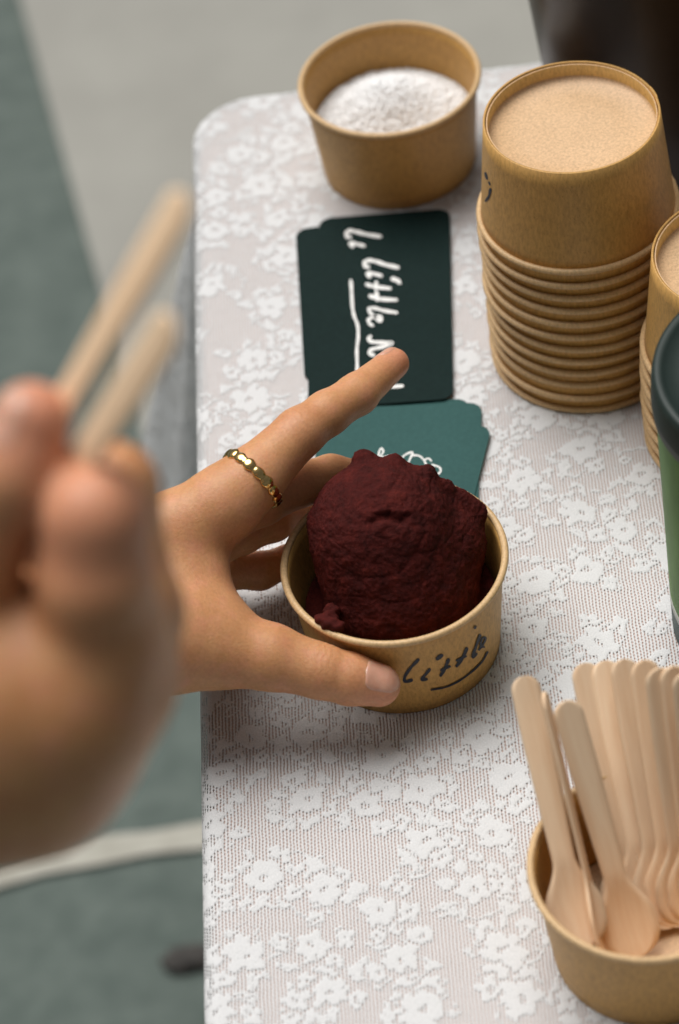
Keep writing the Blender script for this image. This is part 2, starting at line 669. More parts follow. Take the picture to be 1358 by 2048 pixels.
def build_cup_meshes():
    seam = lambda r, z, a: r+(.00035 if .0 <= a <= .16 else 0)
    pr = []
    for k in range(8):
        z = CH*k/7-(.0012 if k == 7 else 0)
        pr.append((cup_profile_r(z), z))
    inn = [(r-.0006, z) for r, z in pr[::-1]]
    inn[-1] = (inn[-1][0]-.0004, .0)
    Vw, Fw = lathe(pr+inn, 120, seam, closed=True)
    CUP_MESH['wall'] = (Vw, Fw)
    rc = CR-RM
    Vr, Fr = [], []
    S, T = 120, 14
    for k in range(S):
        a = 2*math.pi*k/S
        for j in range(T):
            b = 2*math.pi*j/T
            rr = rc+RM*math.cos(b)+(.0002 if 0 <= a <= .16 else 0)
            Vr.append((rr*math.cos(a), rr*math.sin(a), CH-RM+RM*math.sin(b)))
    for k in range(S):
        for j in range(T):
            Fr.append((k*T+j, ((k+1) % S)*T+j, ((k+1) % S)*T+(j+1) % T, k*T+(j+1) % T))
    CUP_MESH['rim'] = (Vr, Fr)
    zb = .0078
    rbz = cup_profile_r(zb)-.0011
    prof = [(.00005, zb+.0006), (rbz*.6, zb+.0006), (rbz-.0012, zb+.0006), (rbz-.0002, zb+.0014),
            (rbz-.0002, zb), (cup_profile_r(.0006)-.0014, .0006), (cup_profile_r(.0006)-.0020, .0006),
            (rbz-.0014, zb-.0012), (rbz-.0026, zb-.0002), (rbz*.6, zb), (.00005, zb)]
    CUP_MESH['base'] = lathe(prof, 120)


build_cup_meshes()


def make_cup(label, group=None, name='paper_cup'):
    e = empty(name)
    mesh_obj('wall', *CUP_MESH['wall'], KRAFT, e)
    mesh_obj('rim', *CUP_MESH['rim'], KRAFT_RIM, e)
    b = mesh_obj('base', *CUP_MESH['base'], KRAFT_IN, e)
    b.data.materials.append(KRAFT)
    for p in b.data.polygons:
        if abs(p.normal.z) < .7:
            p.material_index = 1
    return tag(e, label, 'cup', group)


def place(o, x, y, z=0, rz=0, flip=False):
    o.location = (x, y, z)
    o.rotation_euler = (math.pi if flip else 0, 0, rz)
    return o


HELD = np.array([.0893, -.3865])
SALT = np.array([.1050, -.0686])
ST1 = np.array([.1842, -.2190])
ST2 = np.array([.2475, -.2840])
SPC = np.array([.1744, -.5524])

cup0 = make_cup('open kraft paper cup filled with coarse white salt')
place(cup0, *SALT, 0, R(200))


def new_cup(label, group=None):
    c = copy_tree(cup0)
    tag(c, label, 'cup', group)
    return c


held = place(new_cup('kraft paper cup held in the ringed hand, dark red scoop inside'), *HELD, 0, R(60))
HS_ = 1.05
held.scale = (HS_, HS_, 1.0)
spoon_cup = place(new_cup('kraft paper cup holding the bundle of wooden spoons'), *SPC, 0, R(150))


ORD = ['first', 'second', 'third', 'fourth', 'fifth', 'sixth', 'seventh', 'eighth', 'ninth', 'tenth', 'eleventh', 'twelfth']


def cup_stack(xy, n, pitch, lab_top, lab_rest, lab_bot, group, jitter=.0004):
    tops = None
    for k in range(n):
        top = k == n-1
        c = new_cup(lab_top if top else (lab_bot if k == 0 else lab_rest % ORD[n-1-k]), group)
        jx, jy = rng.normal(0, jitter, 2)
        place(c, xy[0]+jx, xy[1]+jy, CH+k*pitch, rng.uniform(0, 6.28), True)
        tops = c
    return tops


PITCH1 = .0833/11
top1 = cup_stack(ST1, 12, PITCH1, 'topmost upside-down kraft cup of the tall stack beside the dark cards',
                 '%s upside-down kraft cup from the top of the stack beside the dark cards',
                 'bottom upside-down kraft cup of the tall stack beside the dark cards', 'upside-down cups nested in the stack beside the cards')
top1.rotation_euler.z = R(20)
top2 = cup_stack(ST2, 8, PITCH1, 'topmost upside-down kraft cup of the stack behind the green drink cup',
                 '%s upside-down kraft cup from the top of the stack behind the green drink cup',
                 'bottom upside-down kraft cup of the stack behind the green drink cup', 'upside-down cups nested in the stack behind the drink cup')
top2.rotation_euler.z = R(20)


# ------------------------------------------------------------------ strokes (printed and hand-lettered marks)
def ribbon(strokes, surf, lift=.00012):
    """strokes: list of (pixel points, widths px); surf(x, y) -> (point, normal)"""
    V, F = [], []
    for si, (pts, wd) in enumerate(strokes):
        wd *= .84
        lf = lift+.00002*si
        P = np.array(pts, float)
        # Catmull-Rom resample
        if len(P) > 2:
            Pe = np.vstack([2*P[0]-P[1], P, 2*P[-1]-P[-2]])
            out_ = []
            for i in range(1, len(Pe)-2):
                for s in np.linspace(0, 1, 7)[:-1]:
                    a, b, c, d = Pe[i-1:i+3]
                    out_.append(.5*((2*b)+(c-a)*s+(2*a-5*b+4*c-d)*s*s+(3*b-3*c+d-a)*s**3))
            out_.append(P[-1])
            P = np.array(out_)
        else:
            P = np.array([P[0]+(P[1]-P[0])*s for s in np.linspace(0, 1, 6)])
        n = len(P)
        tg = np.gradient(P, axis=0)
        tg /= np.linalg.norm(tg, axis=1)[:, None]+1e-9
        nn = np.stack([-tg[:, 1], tg[:, 0]], -1)
        w0 = np.array([wd*.5*(1+.13*math.sin(i*.9+n)) for i in range(n)])
        outline = list(P+nn*w0[:, None])
        e = P[-1]
        a0_ = math.atan2(nn[-1][1], nn[-1][0])
        outline_end = [e+w0[-1]*np.array([math.cos(a0_-k*math.pi/6), math.sin(a0_-k*math.pi/6)]) for k in range(1, 6)]
        back = list((P-nn*w0[:, None])[::-1])
        s_ = P[0]
        a1_ = math.atan2(-nn[0][1], -nn[0][0])
        outline_start = [s_+w0[0]*np.array([math.cos(a1_-k*math.pi/6), math.sin(a1_-k*math.pi/6)]) for k in range(1, 6)]
        # body quads plus two end fans
        def addv(p):
            pt, nr = surf(p[0], p[1])
            V.append(pt+nr*lf)
            return len(V)-1
        La = [addv(p) for p in P+nn*w0[:, None]]
        Ca = [addv(p) for p in P]
        Ra = [addv(p) for p in P-nn*w0[:, None]]
        for i in range(n-1):
            F.append((La[i], La[i+1], Ca[i+1], Ca[i]))
            F.append((Ca[i], Ca[i+1], Ra[i+1], Ra[i]))
        Ea = [La[-1]]+[addv(p) for p in outline_end]+[Ra[-1]]
        for i in range(len(Ea)-1):
            F.append((Ca[-1], Ea[i], Ea[i+1]))
        Sa = [Ra[0]]+[addv(p) for p in outline_start]+[La[0]]
        for i in range(len(Sa)-1):
            F.append((Ca[0], Sa[i], Sa[i+1]))
    return V, F


def plane_surf(z):
    return lambda x, y: (bp(x, y, z), np.array([0, 0, 1.]))


def cone_surf(c, inverted_top=None, sc=1.):
    """photo pixel -> nearest point on a cup's outer wall"""
    def f(x, y):
        d = FWD + RT*(x-679)/FPX + UP*(1024-y)/FPX
        best = None
        # march
        t0 = 0.9
        lo, hi = None, None
        prev = None
        for t in np.linspace(.95, 1.5, 700):
            p = CAM+d*t
            if inverted_top is None:
                rr = sc*cup_profile_r(p[2])
            else:
                rr = sc*cup_profile_r(inverted_top-p[2])
            val = math.hypot(p[0]-c[0], p[1]-c[1])-rr
            if val < 0 and prev is not None:
                lo, hi = prev, t
                break
            prev = t
        if lo is None:                              # pixel past the silhouette: closest approach
            ts = np.linspace(.95, 1.5, 700)
            pp = CAM+d*ts[:, None]
            k = np.argmin(np.hypot(pp[:, 0]-c[0], pp[:, 1]-c[1]))
            p = pp[k]
        else:
            for _ in range(20):
                mid = (lo+hi)/2
                p = CAM+d*mid
                rr = sc*cup_profile_r(p[2] if inverted_top is None else inverted_top-p[2])
                if math.hypot(p[0]-c[0], p[1]-c[1]) < rr:
                    hi = mid
                else:
                    lo = mid
        nr = np.array([p[0]-c[0], p[1]-c[1], 0])
        nr /= np.linalg.norm(nr)
        rr = sc*cup_profile_r(p[2] if inverted_top is None else inverted_top-p[2])
        p = np.array([c[0]+nr[0]*rr, c[1]+nr[1]*rr, p[2]])
        return p, nr
    return f


def zm(pts, ox, oy, s):
    return [(ox+x/s, oy+y/s) for x, y in pts]


def world_child(name, V, F, mat, parent):
    o = mesh_obj(name, V, F, mat, None, smooth=False)
    bpy.context.view_layer.update()
    o.parent = parent
    o.matrix_parent_inverse = parent.matrix_world.inverted()
    return o


zc = lambda pts: zm(pts, 540, 880, 2.716)
cup_strokes = [
    (zc([(805, 1192), (765, 1235), (733, 1283), (735, 1310), (768, 1303)]), 7.5),
    (zc([(866, 1245), (838, 1280), (823, 1300), (850, 1297)]), 7),
    (zc([(908, 1186), (932, 1168)]), 9),
    (zc([(968, 1192), (948, 1240), (926, 1277)]), 7.5),
    (zc([(928, 1248), (976, 1228)]), 5.5),
    (zc([(1066, 1132), (1042, 1185), (1012, 1226)]), 7.5),
    (zc([(1012, 1196), (1062, 1172)]), 5.5),
    (zc([(1138, 1060), (1114, 1125), (1097, 1178), (1118, 1160)]), 6.5),
    (zc([(1132, 1138), (1160, 1098), (1168, 1072), (1150, 1078), (1140, 1118), (1158, 1122)]), 4.5),
    (zc([(875, 1354), (960, 1337), (1050, 1290), (1140, 1212), (1178, 1150)]), 4),
    (zc([(1108, 1020), (1114, 1012)]), 5),
]
V, F = ribbon(cup_strokes, cone_surf(HELD, None, HS_), .00025)
world_child('lettering', V, F, INK, held)
ztop = .0833+CH
V, F = ribbon([([(972, 346), (975, 357)], 6), ([(979, 364), (981, 369)], 4), ([(982, 378), (979, 392), (973, 401)], 6)],
              cone_surf(ST1, ztop), .0003)
world_child('print_mark', V, F, INK, top1)

# ------------------------------------------------------------------ salt
def salt():
    nr_, na = 46, 120
    V, F = [], []

    def hgt(x, y):
        q = ((x+.002)/.026)**2+((y-.004)/.024)**2
        h = .0235+.0195*math.exp(-q)
        h += .0007*mnoise.noise(Vector((x*160, y*160, 3.1)))+.0006*mnoise.noise(Vector((x*520, y*520, 1.1)))
        return h
    for i in range(nr_+1):
        for k in range(na):
            a = 2*math.pi*k/na
            r_ = i/nr_
            z = .03
            rr = r_*(cup_profile_r(.0245)-.0009)
            x, y = rr*math.cos(a), rr*math.sin(a)
            z = hgt(x, y)
            lim = cup_profile_r(z)-.0011
            V.append((x, y, z))
    for i in range(nr_):
        for k in range(na):
            F.append((i*na+k, (i+1)*na+k, (i+1)*na+(k+1) % na, i*na+(k+1) % na))
    # grains
    cube = [(-1, -1, -1), (1, -1, -1), (1, 1, -1), (-1, 1, -1), (-1, -1, 1), (1, -1, 1), (1, 1, 1), (-1, 1, 1)]
    cf = [(0, 3, 2, 1), (4, 5, 6, 7), (0, 1, 5, 4), (1, 2, 6, 5), (2, 3, 7, 6), (3, 0, 4, 7)]
    for g in range(9000):
        rr = math.sqrt(random.random())*(cup_profile_r(.0245)-.0022)
        a = random.uniform(0, 6.283)
        x, y = rr*math.cos(a), rr*math.sin(a)
        z = hgt(x, y)+random.uniform(-.0002, .0005)
        s = random.uniform(.0003, .00075)
        m3 = Matrix.Rotation(random.uniform(0, 6.28), 3, 'Z') @ Matrix.Rotation(random.uniform(0, 3.1), 3, 'X')
        b0 = len(V)
        for c in cube:
            p = m3 @ Vector((c[0]*s, c[1]*s*random.uniform(.7, 1.1), c[2]*s))
            V.append((x+p.x, y+p.y, z+p.z))
        F.extend([tuple(b0+i for i in f) for f in cf])
    m = noisy_mat('salt', (.80, .80, .80), (.90, .90, .90), 900, .45, .3, .0004)
    o = mesh_obj('salt', V, F, m, None, smooth=False)
    o.location = (SALT[0], SALT[1], 0)
    return tag(o, 'heap of coarse white salt in the open kraft cup', 'salt', kind='stuff')


salt()


# ------------------------------------------------------------------ implicit surfaces
def surface_nets(Dg, org, h):
    S = Dg < 0
    nx, ny, nz = Dg.shape
    cnt = np.zeros((nx-1, ny-1, nz-1), np.int8)
    offs = [(i, j, k) for i in (0, 1) for j in (0, 1) for k in (0, 1)]
    for i, j, k in offs:
        cnt += S[i:nx-1+i, j:ny-1+j, k:nz-1+k]
    act = (cnt > 0) & (cnt < 8)
    I, J, K = np.nonzero(act)
    vid = np.full(act.shape, -1, np.int64)
    vid[I, J, K] = np.arange(len(I))
    acc = np.zeros((len(I), 3))
    num = np.zeros(len(I))
    for a in offs:
        for ax in range(3):
            if a[ax] == 1:
                continue
            b = list(a)
            b[ax] = 1
            da = Dg[I+a[0], J+a[1], K+a[2]]
            db = Dg[I+b[0], J+b[1], K+b[2]]
            cr = (da < 0) != (db < 0)
            t = np.where(cr, da/np.where(cr, da-db, 1), 0)
            p = np.tile(np.array(a, float), (len(I), 1))
            p[:, ax] += t
            acc += p*cr[:, None]
            num += cr
    Vv = (np.stack([I, J, K], -1)+acc/num[:, None])*h+org
    quads = []
    for ax in range(3):
        sl0 = [slice(None)]*3
        sl1 = [slice(None)]*3
        sl0[ax] = slice(0, -1)
        sl1[ax] = slice(1, None)
        a, b = S[tuple(sl0)], S[tuple(sl1)]
        e = np.nonzero(a != b)
        e = np.stack(e, -1)
        u, v = (ax+1) % 3, (ax+2) % 3
        ok = (e[:, u] > 0) & (e[:, v] > 0) & (e[:, u] < Dg.shape[u]-1) & (e[:, v] < Dg.shape[v]-1)
        e = e[ok]
        inside_first = a[tuple(e.T)]
        def cell(du, dv):
            c = e.copy()
            c[:, u] -= du
            c[:, v] -= dv
            return vid[tuple(c.T)]
        q = np.stack([cell(1, 1), cell(0, 1), cell(0, 0), cell(1, 0)], -1)
        q[~inside_first] = q[~inside_first][:, ::-1]
        quads.append(q)
    return Vv, np.concatenate(quads)


def smin(a, b, k):
    h = np.clip(.5+.5*(b-a)/k, 0, 1)
    return b*(1-h)+a*h-k*h*(1-h)


def seg(P, a, b, ra, rb_, flat=None):
    """tapered capsule; flat = (direction, factor) squashes it along a direction"""
    pa, ba = P-a, b-a
    if flat is not None:
        n_, f_ = flat
        n_ = n_/np.linalg.norm(n_)
        ba_n = ba@n_
        pa = pa+np.outer(pa@n_, n_)*(1/f_-1)
        ba = ba+n_*ba_n*(1/f_-1)
    hh = np.clip(pa@ba/(ba@ba), 0, 1)
    d = np.linalg.norm(pa-hh[:, None]*ba, axis=1)-(ra+(rb_-ra)*hh)
    return d if flat is None else d*min(1, .5+.5*flat[1])


def chain(P, J, k=.004):
    """J: list of (point, radius)"""
    d = None
    for (a, ra), (b, rb_) in zip(J[:-1], J[1:]):
        s = seg(P, a, b, ra, rb_)
        d = s if d is None else smin(d, s, k)
    return d


def mesh_sdf(fn, lo, hi, h):
    lo, hi = np.array(lo), np.array(hi)
    hc = h*6
    nc = np.ceil((hi-lo)/hc).astype(int)+1
    g = [lo[i]+np.arange(nc[i])*hc for i in range(3)]
    X = np.stack(np.meshgrid(*g, indexing='ij'), -1).reshape(-1, 3)
    dc = fn(X).reshape(nc)
    nf = (nc-1)*6+1
    # fill by nearest coarse value, then evaluate exactly near the surface
    near = np.abs(dc) < hc*1.9
    Dg = np.repeat(np.repeat(np.repeat(dc, 6, 0), 6, 1), 6, 2)[3:3+nf[0], 3:3+nf[1], 3:3+nf[2]].astype(np.float64)
    Ng = np.repeat(np.repeat(np.repeat(near, 6, 0), 6, 1), 6, 2)[3:3+nf[0], 3:3+nf[1], 3:3+nf[2]]
    nf = Dg.shape
    I = np.stack(np.nonzero(Ng), -1)
    val = np.empty(len(I))
    for s in range(0, len(I), 400000):
        val[s:s+400000] = fn(I[s:s+400000]*h+lo)
    Dg[tuple(I.T)] = val
    Vv, Fq = surface_nets(Dg, lo, h)
    for _ in range(2):
        d = fn(Vv)
        e = h*.5
        G = np.stack([fn(Vv+np.eye(3)[i]*e)-d for i in range(3)], -1)/e
        Vv = Vv-(d/np.maximum((G*G).sum(1), .3))[:, None]*G*.9
    return Vv, Fq


def nail_patch(fn, c, axis, nrm, half_len, half_w, rr, lift=.00035, tip_over=.0):
    """a curved nail lying on the finger surface found by marching inwards"""
    axis = axis/np.linalg.norm(axis)
    nrm = nrm-axis*(nrm@axis)
    nrm /= np.linalg.norm(nrm)
    side = np.cross(axis, nrm)
    na_, nb = 17, 13
    P, Dm = [], []
    for i in range(na_):
        for j in range(nb):
            u = -1+2*i/(na_-1)
            v = -1+2*j/(nb-1)
            # rounded-rectangle outline, rounder at the tip
            wl = math.sqrt(max(0, 1-(abs(u)**(5 if u < 0 else 4))))*.92+.08
            th = v*wl*half_w/rr
            dirn = nrm*math.cos(th)+side*math.sin(th)
            P.append(c+axis*u*half_len+dirn*(rr*2.2))
            Dm.append(-dirn)
    P, Dm = np.array(P), np.array(Dm)
    t = np.zeros(len(P))
    for _ in range(60):
        d = fn(P+Dm*t[:, None])
        t += d*.8
        t = np.minimum(t, rr*2.2)
    top = P+Dm*(t-lift)[:, None]
    U = np.array([-1+2*i/(na_-1) for i in range(na_) for j in range(nb)])
    Vv = np.array([-1+2*j/(nb-1) for i in range(na_) for j in range(nb)])
    # flatten across, sink the edges slightly
    edge = np.maximum(np.abs(U)**8*(U < 0), np.abs(Vv)**8)
    top = top+Dm*(edge*lift*1.2)[:, None]
    bot = top+Dm*.0006
    n_ = len(top)
    F = []
    g = lambda i, j: i*nb+j
    for i in range(na_-1):
        for j in range(nb-1):
            F.append((g(i, j), g(i+1, j), g(i+1, j+1), g(i, j+1)))
            F.append((n_+g(i, j), n_+g(i, j+1), n_+g(i+1, j+1), n_+g(i+1, j)))
    border = [g(i, 0) for i in range(na_)]+[g(na_-1, j) for j in range(1, nb)]+[g(i, nb-1) for i in range(na_-2, -1, -1)]+[g(0, j) for j in range(nb-2, 0, -1)]
    for a, b in zip(border, border[1:]+border[:1]):
        F.append((a, n_+a, n_+b, b))
    return np.vstack([top, bot]), F


NAIL = new_mat('nail')
_m, _t, _b = NAIL
_b.inputs['Base Color'].default_value = (.62, .36, .27, 1)
_b.inputs['Roughness'].default_value = .32
_b.inputs['Subsurface Weight'].default_value = .25
_b.inputs['Subsurface Scale'].default_value = .003
_n = noise_tex(_t, tex_coord(_t), 260, 3)
_r = ramp(_t, _n.outputs[0], [(.3, (.60, .30, .205)), (.7, (.67, .36, .26))])
_t.links.new(_r.outputs[0], _b.inputs['Base Color'])
NAIL = _m

MMM = .001


def jz(x, y, z, r_):
    return (bp(x, y, z), r_*MMM)


def jt(x, y, t, r_):
    return (bpd(x, y, t), r_*MMM)


# ---- hand gripping the cup --------------------------------------------------
GH = dict(
    index=[jz(448, 1006, .079, 13.6), jz(508, 955, .083, 12.9), jz(598, 866, .087, 10.3), jz(655, 826, .086, 9.2), jz(715, 788, .083, 8.6), jz(787, 727, .076, 6.7)],
    middle=[jz(425, 1030, .062, 13), jz(520, 1003, .062, 10.2), jz(598, 968, .058, 9.6), jz(662, 950, .052, 8.4), jz(722, 955, .046, 7.4)],
    ring=[jz(405, 1075, .044, 12.5), jz(480, 1062, .042, 9.8), jz(545, 1040, .038, 9.0), jz(610, 1005, .032, 8.0), jz(665, 985, .028, 7.0)],
    pinky=[jz(395, 1128, .024, 11), jz(450, 1140, .021, 8.6), jz(520, 1142, .017, 7.9), jz(580, 1122, .014, 7.0), jz(630, 1095, .012, 6.2)],
    thumb=[jz(165, 1245, .058, 18), jz(330, 1288, .056, 20.5), jz(440, 1293, .050, 17), jz(540, 1314, .046, 13.4), jz(640, 1342, .0405, 11.0), jz(700, 1358, .036, 10.4), jz(757, 1370, .032, 8.9)],
)
WR = bp(120, 1195, .060)
FOREARM = [(WR, .027), (WR+np.array([-.06, -.010, .012]), .030), (WR+np.array([-.17, -.03, .035]), .037)]


def palm_sdf(P):
    d = seg(P, FOREARM[0][0], FOREARM[1][0], .027, .030)
    d = smin(d, seg(P, FOREARM[1][0], FOREARM[2][0], .030, .037), .02)
    w0 = bp(150, 1165, .066)
    w1 = bp(150, 1180, .057)
    w2 = bp(150, 1180, .048)
    w3 = bp(155, 1210, .040)
    for wv, fz, ra, rb_ in ((w0, 'index', .016, .0136), (w1, 'middle', .017, .0135), (w2, 'ring', .016, .0125), (w3, 'pinky', .015, .0115)):
        d = smin(d, seg(P, wv, GH[fz][0][0], ra, rb_), .012)
    # web and thenar
    d = smin(d, seg(P, bp(250, 1215, .058), bp(385, 1255, .053), .022, .018), .012)
    d = smin(d, seg(P, bp(395, 1060, .072), bp(415, 1215, .056), .0095, .0095), .012)
    d = smin(d, seg(P, bp(340, 1080, .068), bp(360, 1230, .056), .014, .014), .012)
    return d


CREASES = []


def add_crease(c, axis, nrm, depth, wd, reach):
    CREASES.append((np.array(c), axis/np.linalg.norm(axis), nrm/np.linalg.norm(nrm), depth, wd, reach))


ix = GH['index']
th = GH['thumb']
ia = ix[3][0]-ix[1][0]
for s, dp in ((-.0028, .00030), (0, .00042), (.0026, .00032)):
    add_crease(ix[2][0]+ia/np.linalg.norm(ia)*s, ia, UP*.75-FWD*.3-RT*.4, dp, .0007, .011)
ta = th[5][0]-th[3][0]
for s, dp in ((-.002, .00030), (.0004, .00045), (.0028, .00028)):
    add_crease(th[4][0]+ta/np.linalg.norm(ta)*s, ta, UP*.6-FWD*.8, dp, .0007, .0115)
ida = ix[5][0]-ix[3][0]
add_crease(ix[4][0], ida, UP*.75-FWD*.3-RT*.4, .0003, .0007, .009)


def grip_sdf(P):
    pl = palm_sdf(P)
    d = None
    for nme, k in (('index', .010), ('middle', .008), ('ring', .008), ('pinky', .008), ('thumb', .012)):
        c = chain(P, GH[nme], .003)
        c = smin(pl, c, k)
        d = c if d is None else smin(d, c, .0012)
    # the ring squeezes the finger a little, knuckle creases
    for c, a, n_, dp, wd, reach in CREASES:
        dp, wd = dp*1.5, wd*1.2
        q = P-c
        s = q@a
        s = s+.0005*np.sin(q@np.cross(a, n_)*900)
        wgt = np.exp(-(s/wd)**2)*np.clip((q@n_)/.004, 0, 1)*np.clip(1.4-np.linalg.norm(q, axis=1)/reach, 0, 1)
        d = d+dp*wgt
    return d


def flush_attr(V, pts):
    f = np.zeros(len(V))
    for c, r_, a in pts:
        f = np.maximum(f, a*np.exp(-(np.linalg.norm(V-c, axis=1)/r_)**2))
    return f


def make_grip_hand():
    lo = np.array([-.26, -.475, -.004])
    hi = np.array([.125, -.255, .155])
    Vh, Fh = mesh_sdf(grip_sdf, lo, hi, .0009)
    fl_ = flush_attr(Vh, [(ix[5][0], .014, .75), (ix[2][0], .012, .45), (th[6][0], .014, .8), (th[4][0], .012, .35),
                          (GH['middle'][4][0], .014, .6), (bp(470, 1200, .05), .02, .45), (GH['middle'][2][0], .012, .4)])
    base = empty('hand', tuple(bp(300, 1200, .0)))
    bpy.context.view_layer.update()
    o = np_mesh('skin', Vh, Fh, SKIN, None, {'flush': fl_})
    o.parent = base
    o.matrix_parent_inverse = base.matrix_world.inverted()
    for (c, ax, nr, hl, hw, rr) in (
            (ix[5][0]-(ix[5][0]-ix[4][0])*.02, ix[5][0]-ix[4][0], UP*.75-RT*.6-FWD*.12, .0064, .0052, .0068),
            (th[6][0]+(th[6][0]-th[5][0])*.02, th[6][0]-th[5][0], -FWD*.80+UP*.45+RT*.05, .0080, .0072, .0092),
            (GH['middle'][4][0], GH['middle'][4][0]-GH['middle'][3][0], UP*.6+FWD*.8, .0055, .005, .0074)):
        nv, nf = nail_patch(grip_sdf, c, ax, nr, hl, hw, rr)
        nl = mesh_obj('nail', nv, nf, NAIL, None)
        nl.parent = base
        nl.matrix_parent_inverse = base.matrix_world.inverted()
    return tag(base, 'bare hand wearing a gold ring, gripping the kraft cup with the dark red scoop', 'hand')


make_grip_hand()

# ---- gold ring --------------------------------------------------------------
def gold_ring():
    c = bp(506, 957, .083)
    a = ix[2][0]-ix[1][0]
    a = a/np.linalg.norm(a)
    # tilt the ring so that its visible arc runs like in the photograph
    a = a-FWD*.10
    a /= np.linalg.norm(a)
    u = np.cross(a, [0, 0, 1.])
    u /= np.linalg.norm(u)
    v = np.cross(a, u)
    V, F = [], []
    S = 180
    prof = [(-1, -1), (-1, .2), (-.6, .8), (0, 1), (.6, .8), (1, .2), (1, -1)]
    T = len(prof)
    for k in range(S):
        th_ = 2*math.pi*k/S
        dirn = u*math.cos(th_)+v*math.sin(th_)
        # find the finger
        t = .022
        for _ in range(40):
            t -= float(chain((c+dirn*t)[None], ix, .005)[0])*.8
        cellp = (k/S*17) % 1
        bead = abs(math.sin(math.pi*cellp))*(1 if int(k/S*17) % 2 else .72)
        pinch = .35+.65*bead**.6
        for (pa, pb) in prof:
            V.append(c+dirn*(t+.0005+(.0010*pb)*(pinch if pb > 0 else 1))+a*pa*.0026*(.58+.42*bead))
    for k in range(S):
        k2 = (k+1) % S
        for j in range(T):
            F.append((k*T+j, k*T+(j+1) % T, k2*T+(j+1) % T, k2*T+j))
    o = mesh_obj('finger_ring', V, F, GOLD, None)
    return tag(o, 'thin beaded gold ring on the pointing finger', 'ring')


gold_ring()

